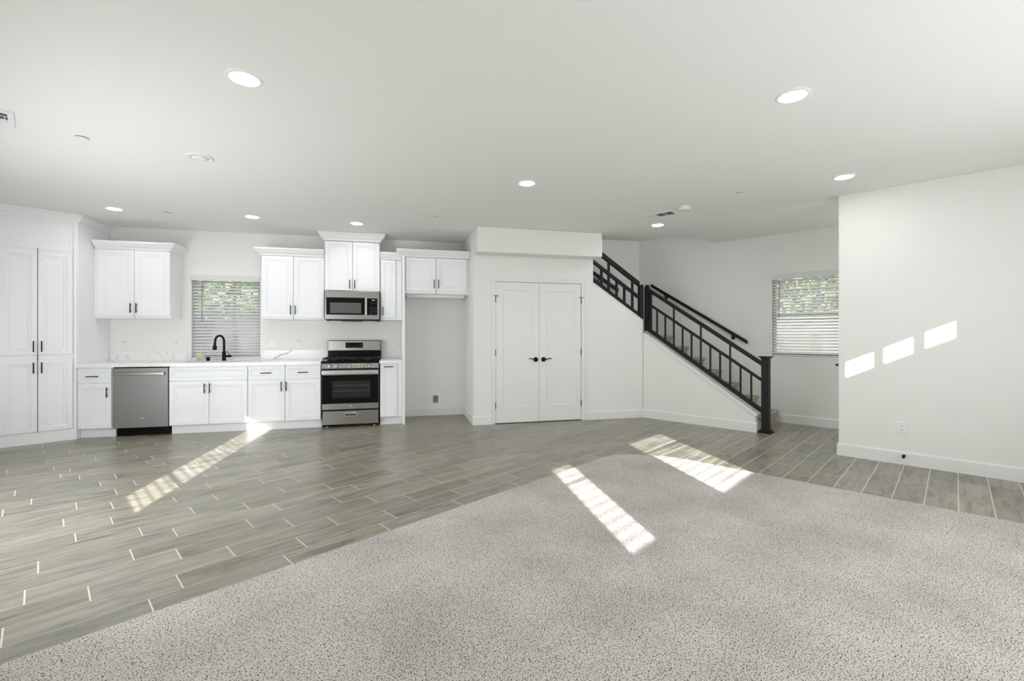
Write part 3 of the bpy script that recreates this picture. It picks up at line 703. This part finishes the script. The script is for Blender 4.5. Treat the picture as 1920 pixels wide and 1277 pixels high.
# cooktop, burners, grates
mb = R(); mb.box(RX0, RX1, 6.655, 7.20, 0.885, 0.912); mb.build('cooktop', M['enamel'], o, bevel=0.005)
for bx, by, br in ((-0.88, 6.80, 0.045), (-0.88, 7.06, 0.038), (-0.66, 6.93, 0.05), (-0.44, 6.80, 0.045), (-0.44, 7.06, 0.032)):
    mb = R(); mb.lathe([(br + 0.012, 0.912), (br + 0.010, 0.922), (br, 0.924), (br, 0.932), (br - 0.01, 0.934)], (bx, by, 0), 'z', 24); mb.build('burner', M['iron'], o)
for gx0, gx1 in ((RX0 + 0.012, RX0 + 0.262), (RX0 + 0.268, RX1 - 0.268), (RX1 - 0.262, RX1 - 0.012)):
    mb = R(); b_ = 0.012
    for yy in (6.690, 7.155): mb.box(gx0, gx1, yy, yy + b_, 0.935, 0.952)
    for xx in (gx0, gx1 - b_): mb.box(xx, xx + b_, 6.690, 7.167, 0.935, 0.952)
    cx_ = (gx0 + gx1) / 2
    for yy in (6.80, 6.93, 7.06): mb.box(gx0, gx1, yy, yy + 0.009, 0.938, 0.955)
    mb.box(cx_ - 0.0045, cx_ + 0.0045, 6.69, 7.167, 0.938, 0.955)
    for xx in (gx0, gx1 - b_):
        for yy in (6.690, 7.155): mb.box(xx, xx + b_, yy, yy + b_, 0.912, 0.936)
    mb.build('grate', M['iron'], o, bevel=0.002)
# backguard
mb = R(); mb.box(RX0 + .004, RX1 - .004, 7.225, 7.31, 0.905, 1.190); mb.build('backguard', M['enamel'], o, bevel=0.004)
mb = R(); mb.prism([(7.215, 1.030), (7.205, 1.040), (7.212, 1.183), (7.226, 1.186), (7.226, 1.030)], RX0 + .010, RX1 - .010, 'x'); bg_ = mb.build('backguard_panel', M['steel'], o, bevel=0.003)
mb = R(); mb.box(-0.788, -0.540, 7.2035, 7.212, 1.078, 1.158); mb.build('display', M['blackglass'], bg_, bevel=0.002)
mb = R()
for kx in (-0.772, -0.742, -0.715, -0.68, -0.65, -0.61, -0.578, -0.556):
    mb.box(kx - 0.005, kx + 0.005, 7.2025, 7.204, 1.096, 1.103)
    if not -0.72 < kx < -0.6: mb.box(kx - 0.005, kx + 0.005, 7.2025, 7.204, 1.124, 1.131)
mb.build('key_print', M['dimprint'], bg_)
for xx in (RX0 + 0.05, RX1 - 0.09):
    for yy in (6.70, 7.20):
        mb = R(); mb.lathe([(0.02, 0), (0.02, 0.012), (0.012, 0.014), (0.012, 0.036)], (xx + 0.02, yy + 0.02, 0), 'z', 14); mb.build('foot', M['chrome'], o)

# microwave
MX0, MX1, MZ0, MZ1, MY = -1.034, -0.291, 1.494, 1.900, 6.915
o = thing('microwave', 'stainless over-the-range microwave under the tall cabinet', 'microwave', (rc, YB, MZ0 - 0.03))
def U(): mb = MB(); mb.X = Matrix.Translation((-rc, -YB, -(MZ0 - 0.03))); return mb
mb = U(); mb.box(MX0 + .004, MX1 - .002, MY + 0.03, YB - 0.002, MZ0 - 0.004, MZ1 + 0.003); mb.build('body', M['enamel'], o)
xs = -0.448
mb = U(); mb.box(MX0, xs - 0.001, MY, MY + 0.03, MZ0, MZ1); md = mb.build('door', M['steel'], o, bevel=0.003)
mb = U(); mb.box(MX0 + .020, -0.492, MY - 0.003, MY + 0.001, 1.560, 1.806); mb.build('black_glass', M['blackglass'], md, bevel=0.001)
mb = U(); mb.box(-0.963, -0.543, MY - 0.0045, MY - 0.0025, 1.582, 1.732); mb.build('door_window', M['greyglass'], md)
mb = U(); mb.box(-0.489, -0.465, MY - 0.042, MY - 0.028, 1.556, 1.800)
for zz in (1.565, 1.772): mb.box(-0.486, -0.468, MY - 0.03, MY + 0.001, zz, zz + 0.02)
mb.build('handle', M['chrome'], md, bevel=0.004)
mb = U(); mb.box(xs + 0.001, MX1, MY, MY + 0.03, MZ0, MZ1); cp_ = mb.build('control_side', M['steel'], o, bevel=0.003)
mb = U(); mb.box(-0.461, -0.320, MY - 0.003, MY + 0.001, 1.558, 1.800); mb.build('keypad_glass', M['blackglass'], cp_, bevel=0.001)
mb = U()
for r_ in range(5):
    for c_ in range(4): mb.box(-0.425 + c_ * 0.025, -0.412 + c_ * 0.025, MY - 0.0042, MY - 0.0028, 1.592 + r_ * 0.019, 1.596 + r_ * 0.019)
for c_ in range(3): mb.box(-0.415 + c_ * 0.03, -0.400 + c_ * 0.03, MY - 0.0042, MY - 0.0028, 1.728, 1.732)
mb.box(-0.425, -0.385, MY - 0.0042, MY - 0.0028, 1.572, 1.575)
mb.build('key_print', M['dimprint'], cp_)
mb = U()
for q, (dz, hh) in enumerate(((0.004, 0.012), (0, 0.012), (-0.003, 0.011), (0, 0.011), (0.003, 0.013))):
    mb.box(-0.395 + q * 0.0085, -0.389 + q * 0.0085, MY - 0.0042, MY - 0.0028, 1.766 + dz, 1.766 + dz + hh)
mb.build('clock_digits', M['print'], cp_)
mb = U(); mb.box(MX0 + 0.02, MX1 - 0.005, MY + 0.035, YB - 0.05, MZ0 - 0.022, MZ0 - 0.004); mb.build('vent_tray', M['iron'], o)
for xx in (MX0 + 0.05, MX1 - 0.23): mb = U(); mb.box(xx, xx + 0.17, MY + 0.04, MY + 0.12, MZ0 - 0.028, MZ0 - 0.021); mb.build('underlight', M['chrome'], o)

# ------------------------------------------------------------------ wall plates
def outlet(label, loc, rotz, wdt=0.072, h=0.117, kind='outlet', dark=False, group=None):
    """centre at loc on the wall face; local -y towards the room"""
    o = thing('wall_outlet' if kind != 'switch' else 'light_switch', label, 'outlet' if kind != 'switch' else 'switch', loc, rotz, group)
    mb = MB(); mb.panel(-wdt / 2, wdt / 2, -h / 2, h / 2, -0.0062, 0.006, [(0, 0.004), (0.004, 0)]); mb.build('cover_plate', M['plastic'], o)
    gangs = [0] if wdt < 0.1 or kind == 'outlet' and wdt < 0.125 else [-wdt * 0.22, wdt * 0.22]
    for gi, gx in enumerate(gangs):
        mb = MB(); mb.panel(gx - 0.0165, gx + 0.0165, -0.0335, 0.0335, -0.0085, 0.003, [(0, 0.001), (0.001, 0)])
        r = mb.build('rocker' if kind == 'switch' or (kind == 'combo' and gi == 0) else 'receptacle', M['plastic'], o)
        if r.name.startswith('receptacle'):
            mb = MB()
            for zz in (-0.019, 0.019):
                for xx in (-0.006, 0.006): mb.box(gx + xx - 0.0013, gx + xx + 0.0013, -0.0092, -0.0083, zz, zz + 0.008)
                mb.lathe([(0.0026, -0.0092), (0.0026, -0.0083)], (gx, 0, zz - 0.007), 'y', 10)
            mb.build('slots', M['hole'], r)
    if dark:
        mb = MB(); mb.box(-0.018, 0.014, -0.0105, -0.008, 0.040, 0.045); mb.build('indicator_mark', M['hole'], o)
    return o
WY = 7.330
outlet('white outlet above the counter beside the pantry', (-3.654, WY, 1.132), 0, dark=True)
outlet('white outlet above the counter just left of the sink window', (-3.032, WY, 1.130), 0, dark=True)
outlet('wide white two-gang plate with switch and outlet right of the sink window', (-1.795, WY, 1.138), 0, wdt=0.118, kind='combo')
outlet('white outlet on the wall just left of the range', (-1.458, WY, 1.137), 0, dark=True)
outlet('white outlet between the range and the tall end panel', (-0.022, WY, 1.147), 0)
outlet('white outlet high on the back wall of the refrigerator alcove', (0.378, WY, 1.145), 0)
outlet('white outlet low on the wall right of the closet doors', (3.249, 6.385, 0.344), 0)
outlet('large white outlet low on the right wall', TS(5.89, 0.372, 0.358), ROT_S, wdt=0.092, h=0.118)
outlet('white light switch on the wall between the handrail and the stair window', TS(7.52, 2.132, 1.270), ROT_S, kind='switch')
# ice-maker water box
o = thing('water_outlet_box', 'recessed white water supply box low in the refrigerator alcove', 'water box', (0.548, WY, 0.251))
mb = MB(); wall_boxes(mb, -0.068, 0.068, -0.090, 0.090, -0.006, -0.0005, [(-0.042, 0.042, -0.055, 0.062)]); mb.build('frame', M['plastic'], o)
mb = MB(); mb.box(-0.042, 0.042, -0.003, -0.0008, -0.055, 0.062); mb.build('back', M['slate'], o)
mb = MB(); mb.tube([(0.0, -0.018, -0.03), (0.0, -0.018, 0.035)], 0.008, 10); mb.tube([(-0.02, -0.022, 0.045), (0.03, -0.022, 0.048)], 0.006, 8); mb.build('valve', M['brass'], o)
# spring door stop on the baseboard
mb = MB(); mb.lathe([(0.014, 5.876), (0.014, 5.870), (0.007, 5.867), (0.006, 5.815), (0.011, 5.812), (0.011, 5.800)], (-0.357, 0, 0.088), 'y', 16)
tag(mb.build('door_stop', M['black'], rotz=ROT_S), 'small black door stop on the baseboard of the right wall', 'door stop')
# black door knob peeking past the end of the right wall
mb = MB(); mb.lathe([(0.022, -0.884), (0.022, -0.889), (0.010, -0.892), (0.009, -0.905), (0.014, -0.909), (0.012, -0.914)], (0, 5.915, 0.952), 'x', 16)
tag(mb.build('door_knob', M['black'], rotz=ROT_S), 'small black bumper peeking past the left edge of the right wall', 'doorknob')

# ================================================================== STAIRS
st = thing('staircase', 'carpeted staircase rising behind the black railing', 'staircase', TS(7.07, 1.87), ROT_S)
def SX(): mb = MB(); mb.X = Matrix.Translation((1.87, -7.07, 0)); return mb
RI, RU = 0.180, 0.267
for k in range(7):
    s0 = 1.875 + RU * k; zt = RI * (k + 1); zb = max(0.0, zt - RI - 0.0)
    nose = [(-(s0), zb), (-(s0), zt - 0.045)]
    for j in range(7):
        a = -pi / 2 + pi * j / 6; nose.append((-(s0 - 0.008 - 0.024 * cos(a)), zt - 0.0225 + 0.0225 * sin(a)))
    s2 = s0 + RU - 0.001 if k < 6 else 3.62
    nose += [(-(s2), zt), (-(s2), zb)]
    mb = SX(); mb.prism(nose, 6.631, 7.517, 'y'); mb.build('step', M['stepcarpet'], st)
kx = lambda x, y: (-(x * uS.x + y * uS.y) + 1.87, x * uT.x + y * uT.y - 7.07)
pl = [(-3.6205 + 1.87, 7.517 - 7.07), (-3.6205 + 1.87, 6.635 - 7.07), kx(3.60, 6.505), kx(3.60, 7.455), kx(4.20, 7.455)]
mb = MB(); mb.prism(pl, 1.08, 1.26); mb.build('landing', M['stepcarpet'], st)
for k in range(4):
    x1_ = 3.60 - 0.27 * k; z = 1.26 + RI * k
    q = [kx(x1_, 6.505), kx(x1_, 7.455), kx(x1_ - 0.269, 7.455), kx(x1_ - 0.269, 6.505)]
    mb = MB(); mb.prism(q, z, z + RI); mb.build('step', M['stepcarpet'], st)

# lower railing
TR = 6.585
rl = thing('stair_railing', 'long black railing with square balusters and newel post on the lower flight', 'railing', TS(TR, 1.767), ROT_S)
def RX(): mb = MB(); mb.X = Matrix.Translation((1.767, -TR, 0)); return mb
zr = lambda z0, s: z0 + 0.6715 * (s - 1.838)
def slope_bar(name, z0, th, wd, sA=1.800, sB=3.42):
    mb = RX(); a, b = zr(z0, sA), zr(z0, sB)
    mb.prism([(-sA, a), (-sA, a + th), (-sB, b + th), (-sB, b)], TR - wd / 2, TR + wd / 2, 'y'); return mb.build(name, M['rail'], rl, bevel=0.003)
slope_bar('top_rail', 0.880, 0.060, 0.055)
slope_bar('middle_rail', 0.673, 0.042, 0.040)
slope_bar('bottom_rail', 0.262, 0.064, 0.045)
for k in range(11):
    s = 1.945 + 0.1335 * k; tall = k in (2, 5, 8)
    mb = RX(); mb.box(-s - 0.0105, -s + 0.0105, TR - 0.0105, TR + 0.0105, zr(0.30, s), zr(0.89 if tall else 0.68, s)); mb.build('baluster', M['rail'], rl)
mb = RX(); mb.box(-3.398, -3.368, TR - 0.018, TR + 0.018, zr(0.27, 3.39), zr(0.93, 3.39)); mb.build('end_stile', M['rail'], rl)
mb = RX(); mb.box(-3.478, -3.408, TR - 0.034, TR + 0.034, 1.335, 2.015); mb.lathe([(0.036, 2.015), (0.034, 2.035), (0.02, 2.05), (0.004, 2.053)], (-3.443, TR, 0), 'z', 20); mb.build('upper_post', M['rail'], rl, bevel=0.004)
mb = RX(); mb.box(-1.812, -1.722, TR - 0.052, TR + 0.038, 0.016, 0.968); nw = mb.build('newel_post', M['rail'], rl, bevel=0.003)
mb = RX(); mb.box(-1.838, -1.696, TR - 0.078, TR + 0.064, 0.978, 0.992); mb.box(-1.822, -1.712, TR - 0.062, TR + 0.048, 0.962, 0.978); mb.build('post_cap', M['rail'], nw, bevel=0.002)
mb = RX(); mb.box(-1.848, -1.686, TR - 0.088, TR + 0.074, 0.0005, 0.012); mb.box(-1.832, -1.702, TR - 0.072, TR + 0.058, 0.012, 0.034); mb.build('base_plate', M['rail'], nw, bevel=0.003)

# upper railing on the sloped closet wall (plane y = 6.44)
YR = 6.437
ru = thing('stair_railing', 'short black railing of the upper flight beside the soffit', 'railing', (3.2, YR, 0))
def RU_(): mb = MB(); mb.X = Matrix.Translation((-3.2, -YR, 0)); return mb
zu = lambda z0, x: z0 - 0.69 * (x - 3.0)
def ubar(name, z0, th, wd, xa=2.826, xb=3.61):
    mb = RU_(); mb.prism([(xa, zu(z0, xa)), (xb, zu(z0, xb)), (xb, zu(z0, xb) + th), (xa, zu(z0, xa) + th)], YR - wd / 2, YR + wd / 2, 'y'); return mb.build(name, M['rail'], ru, bevel=0.003)
ubar('top_rail', 2.440, 0.080, 0.055, 2.87)
ubar('middle_rail', 2.244, 0.060, 0.04, 2.83)
ubar('bottom_rail', 1.962, 0.068, 0.045, 2.83)
for xx, tall in ((2.978, 0), (3.098, 1), (3.231, 0), (3.360, 0), (3.496, 1)):
    mb = RU_(); mb.box(xx - 0.017, xx + 0.017, YR - 0.013, YR + 0.013, zu(2.0, xx), zu(2.46 if tall else 2.27, xx)); mb.build('baluster', M['rail'], ru)
mb = RU_(); mb.box(3.604, 3.674, YR - 0.032, YR + 0.032, zu(1.985, 3.674), zu(2.515, 3.674)); mb.build('end_post', M['rail'], ru, bevel=0.003)

# wall handrails
hr = thing('handrail', 'black wall handrail climbing the stair wall toward the landing', 'handrail', TS(7.52, 3.0), ROT_S)
mb = MB(); mb.X = Matrix.Translation((3.0, -7.52, 0)); mb.bar((-2.257, 7.455, 1.160), (-3.825, 7.455, 2.140), 0.042, 0.054); mb.build('rail', M['rail'], hr, bevel=0.006)
for s_, z_ in ((3.575, 1.955), (2.480, 1.270)):
    mb = MB(); mb.X = Matrix.Translation((3.0, -7.52, 0))
    mb.tube([(-s_, 7.455, z_ + 0.005), (-s_, 7.460, z_ - 0.03), (-s_, 7.515, z_ - 0.045)], 0.009, 8); mb.lathe([(0.028, 7.512), (0.028, 7.519)], (-s_, 0, z_ - 0.045), 'y', 16); mb.build('bracket', M['rail'], hr)
h2 = thing('handrail', 'black wall handrail seen through the upper railing', 'handrail', (3.2, 7.46, 0))
mb = MB(); mb.X = Matrix.Translation((-3.2, -7.46, 0)); mb.bar((2.3, 7.395, 2.948), (3.745, 7.395, 2.062), 0.042, 0.062); mb.build('rail', M['rail'], h2, bevel=0.006)
mb = MB(); mb.X = Matrix.Translation((-3.2, -7.46, 0)); mb.tube([(3.38, 7.395, 2.27), (3.37, 7.40, 2.22), (3.36, 7.455, 2.185)], 0.014, 8); mb.build('bracket', M['rail'], h2)

# ================================================================== CEILING FITTINGS
def downlight(label, x, y):
    o = thing('recessed_light', label, 'ceiling light', (x, y, CEIL), 0, 'lit recessed ceiling lights')
    mb = MB(); ring = [(0.070, -0.0005), (0.072, -0.006), (0.092, -0.004), (0.096, -0.0005)]
    n = 40; rr = [[mb.v((r * cos(2 * pi * k / n), r * sin(2 * pi * k / n), h)) for k in range(n)] for r, h in ring]
    for A, B in zip(rr, rr[1:]):
        for k in range(n): f = mb.bm.faces.new([A[k], A[(k + 1) % n], B[(k + 1) % n], B[k]]); f.smooth = True
    mb.build('trim_ring', M['plastic'], o)
    mb = MB(); mb.lathe([(0.0705, -0.0005), (0.0705, -0.003)], (0, 0, 0), 'z', 40, False); mb.build('diffuser', M['lamp'], o)
    return o
for lab, x, y in (('lit recessed light, the large one at upper left', -0.868, 2.918), ('lit recessed light, the large one at upper right', 2.352, 2.325),
                  ('lit recessed light in the middle of the ceiling', 1.197, 4.274), ('lit recessed light in front of the right wall', 4.02, 3.40),
                  ('lit recessed light beside the small ceiling vent near the stairs', 3.352, 5.484), ('lit recessed light in front of the microwave cabinet', -0.553, 6.35),
                  ('lit recessed light between the sink window and the microwave', -1.787, 6.303), ('lit recessed light nearest the pantry', -3.239, 6.287)):
    downlight(lab, x, y)
o = thing('unlit_ceiling_light', 'unlit white round ceiling fixture between the sprinkler caps and upper left light', 'ceiling light', (-1.613, 4.300, CEIL))
mb = MB(); mb.lathe([(0.100, 0), (0.100, -0.004), (0.092, -0.008), (0.070, -0.009), (0.066, -0.004)], n=36); mb.build('trim_ring', M['plastic'], o)
mb = MB(); mb.lathe([(0.060, -0.006), (0.058, -0.012), (0.045, -0.018), (0.02, -0.021)], n=32); mb.build('lens', M['plastic'], o)
def cap(label, x, y, r):
    o = thing('sprinkler_cap', label, 'sprinkler cap', (x, y, CEIL), 0, 'round sprinkler caps on the ceiling')
    mb = MB(); mb.lathe([(r, -0.006), (r, -0.009), (r * 0.9, -0.010)], n=32); mb.build('disc', M['plastic'], o)
    mb = MB(); mb.lathe([(r * 0.86, 0), (r * 0.86, -0.006)], n=32); mb.build('collar', M['greymetal'], o)
cap('white round sprinkler cap on the ceiling at far left', -2.308, 4.078, 0.042)
cap('white round sprinkler cap on the ceiling above the sink window', -2.721, 6.34, 0.042)
cap('white round sprinkler cap on the ceiling left of the soffit', 0.407, 5.765, 0.042)
cap('white round sprinkler cap on the ceiling near the right wall', 3.424, 4.045, 0.034)
o = thing('smoke_detector', 'round white smoke detector on the ceiling', 'smoke detector', (3.175, 4.63, CEIL))
mb = MB(); mb.lathe([(0.068, 0), (0.068, -0.010), (0.064, -0.012), (0.064, -0.034), (0.058, -0.040), (0.03, -0.042)], n=32); mb.build('housing', M['plastic'], o)
mb = MB(); mb.lathe([(0.010, -0.040), (0.010, -0.043)], (0.032, -0.02, 0), 'z', 14); mb.build('sensor_button', M['greymetal'], o)
# vents
o = thing('ceiling_vent', 'small white ceiling vent with two dark grilles near the stairs', 'vent', TS(5.28, 2.575, CEIL), ROT_S)
# local x = -s, local y = t
mb = MB(); wall_boxes(mb, -0.178, 0.178, -0.006, -0.0003, -0.095, 0.095, [])
mb.bm.free(); mb = MB()
mb.box(-0.178, 0.178, -0.095, -0.068, -0.006, -0.0003); mb.box(-0.178, 0.178, 0.068, 0.095, -0.006, -0.0003); mb.box(-0.178, -0.150, -0.068, 0.068, -0.006, -0.0003); mb.box(0.150, 0.178, -0.068, 0.068, -0.006, -0.0003)
for xx in (-0.056, 0.044): mb.box(xx, xx + 0.012, -0.068, 0.068, -0.006, -0.0003)
mb.build('frame', M['plastic'], o)
mb = MB(); mb.box(-0.044, 0.044, -0.068, 0.068, -0.002, -0.0005); mb.box(0.056, 0.150, -0.068, 0.068, -0.002, -0.0005)
for k in range(9):
    yy = -0.060 + k * 0.015; mb.box(-0.044, 0.044, yy, yy + 0.003, -0.005, -0.002); mb.box(0.056, 0.15, yy, yy + 0.003, -0.005, -0.002)
mb.build('dark_grille', M['greymetal'], o)
mb = MB(); mb.box(-0.150, -0.056, -0.068, 0.068, -0.004, -0.0005); mb.build('white_louver', M['plastic'], o)
o = thing('ceiling_vent', 'white ceiling vent with dark slots at the far left edge', 'vent', TS(-0.30, 4.63, CEIL), ROT_T)
mb = MB()   # local x = t, local y = s
wd, dp = 0.180, 0.150
mb.box(-wd, wd, -dp, -0.112, -0.010, -0.0003); mb.box(-wd, wd, 0.085, dp, -0.010, -0.0003); mb.box(-wd, -0.14, -0.112, 0.085, -0.010, -0.0003); mb.box(0.148, wd, -0.112, 0.085, -0.010, -0.0003)
for yy in (-0.052, 0.018): mb.box(-0.14, 0.148, yy, yy + 0.008, -0.010, -0.0003)
for k in range(10): mb.box(-0.13 + k * 0.029, -0.124 + k * 0.029, -0.044, 0.018, -0.009, -0.0003)
mb.build('frame', M['plastic'], o, bevel=0.002)
mb = MB(); mb.box(-0.14, 0.148, -0.112, -0.052, -0.003, -0.0005)
for k in range(5): mb.box(-0.14, 0.148, -0.106 + k * 0.011, -0.101 + k * 0.011, -0.008, -0.003)
mb.build('grey_louver', M['greymetal'], o)
mb = MB(); mb.box(-0.14, 0.148, -0.044, 0.018, -0.002, -0.0005); mb.build('dark_slots', M['hole'], o)
mb = MB(); mb.box(-0.14, 0.148, 0.026, 0.085, -0.003, -0.0005); mb.build('white_louver', M['vinyl'], o)

# ================================================================== OUTSIDE THE WINDOWS
mb = MB(); mb.box(-12, 14, 7.6, 24, -0.4, -0.15); g = mb.build('ground', M['ground']); struct(g)
def hedge(label, frame_rot, x0, x1, y0, y1, z0, z1, n, size, seed):
    rnd = random.Random(seed); mb = MB()
    for i in range(n):
        p = Vector((rnd.uniform(x0, x1), rnd.uniform(y0, y1), rnd.uniform(z0, z1)))
        p.z -= 0.35 * (1 - cos(p.x * 2.1)) * rnd.random()
        a = Vector((rnd.gauss(0, 1), rnd.gauss(0, 1), rnd.gauss(0, 1))).normalized(); b = a.cross(Vector((rnd.gauss(0, 1), rnd.gauss(0, 1), rnd.gauss(0, 1)))).normalized()
        l, w_ = size * rnd.uniform(0.7, 1.3), size * 0.42
        mb.bm.faces.new([mb.bm.verts.new(q) for q in (p - a * l, p + b * w_, p + a * l, p - b * w_)])
    for k in range(int((x1 - x0) / 0.6)):
        xx = x0 + 0.3 + 0.6 * k; mb.tube([(xx, (y0 + y1) / 2, -0.15), (xx + 0.05, (y0 + y1) / 2, z0 + 0.6)], [0.05, 0.02], 7)
    return tag(mb.build('hedge', M['leaf'], rotz=frame_rot), label, 'hedge')
hedge('leafy green hedge outside the kitchen window', 0, -5.4, -1.5, 10.4, 11.6, 1.3, 4.2, 9000, 0.085, 3)
hedge('leafy green hedge outside the stair window', ROT_S, -4.6, 0.8, 11.3, 12.7, 1.5, 4.6, 10000, 0.085, 5)
mb = MB()
for k in range(40): mb.box(-7 + k * 0.15, -7 + k * 0.15 + 0.143, 10.2, 10.23, -0.15, 1.56)
tag(mb.build('board_fence', M['fencewood']), 'brown board fence outside the kitchen window', 'fence')
mb = MB(); mb.box(-1.95, 3.0, 11.8, 12.0, -0.15, 2.3)
tag(mb.build('garden_wall', M['stucco']), 'beige garden wall outside, right part of the kitchen window view', 'wall')
mb = MB(); mb.box(-5.5, 3, 10.2, 10.4, -0.15, 1.66)
tag(mb.build('garden_wall', M['stucco'], rotz=ROT_S), 'beige garden wall outside the stair window', 'wall')
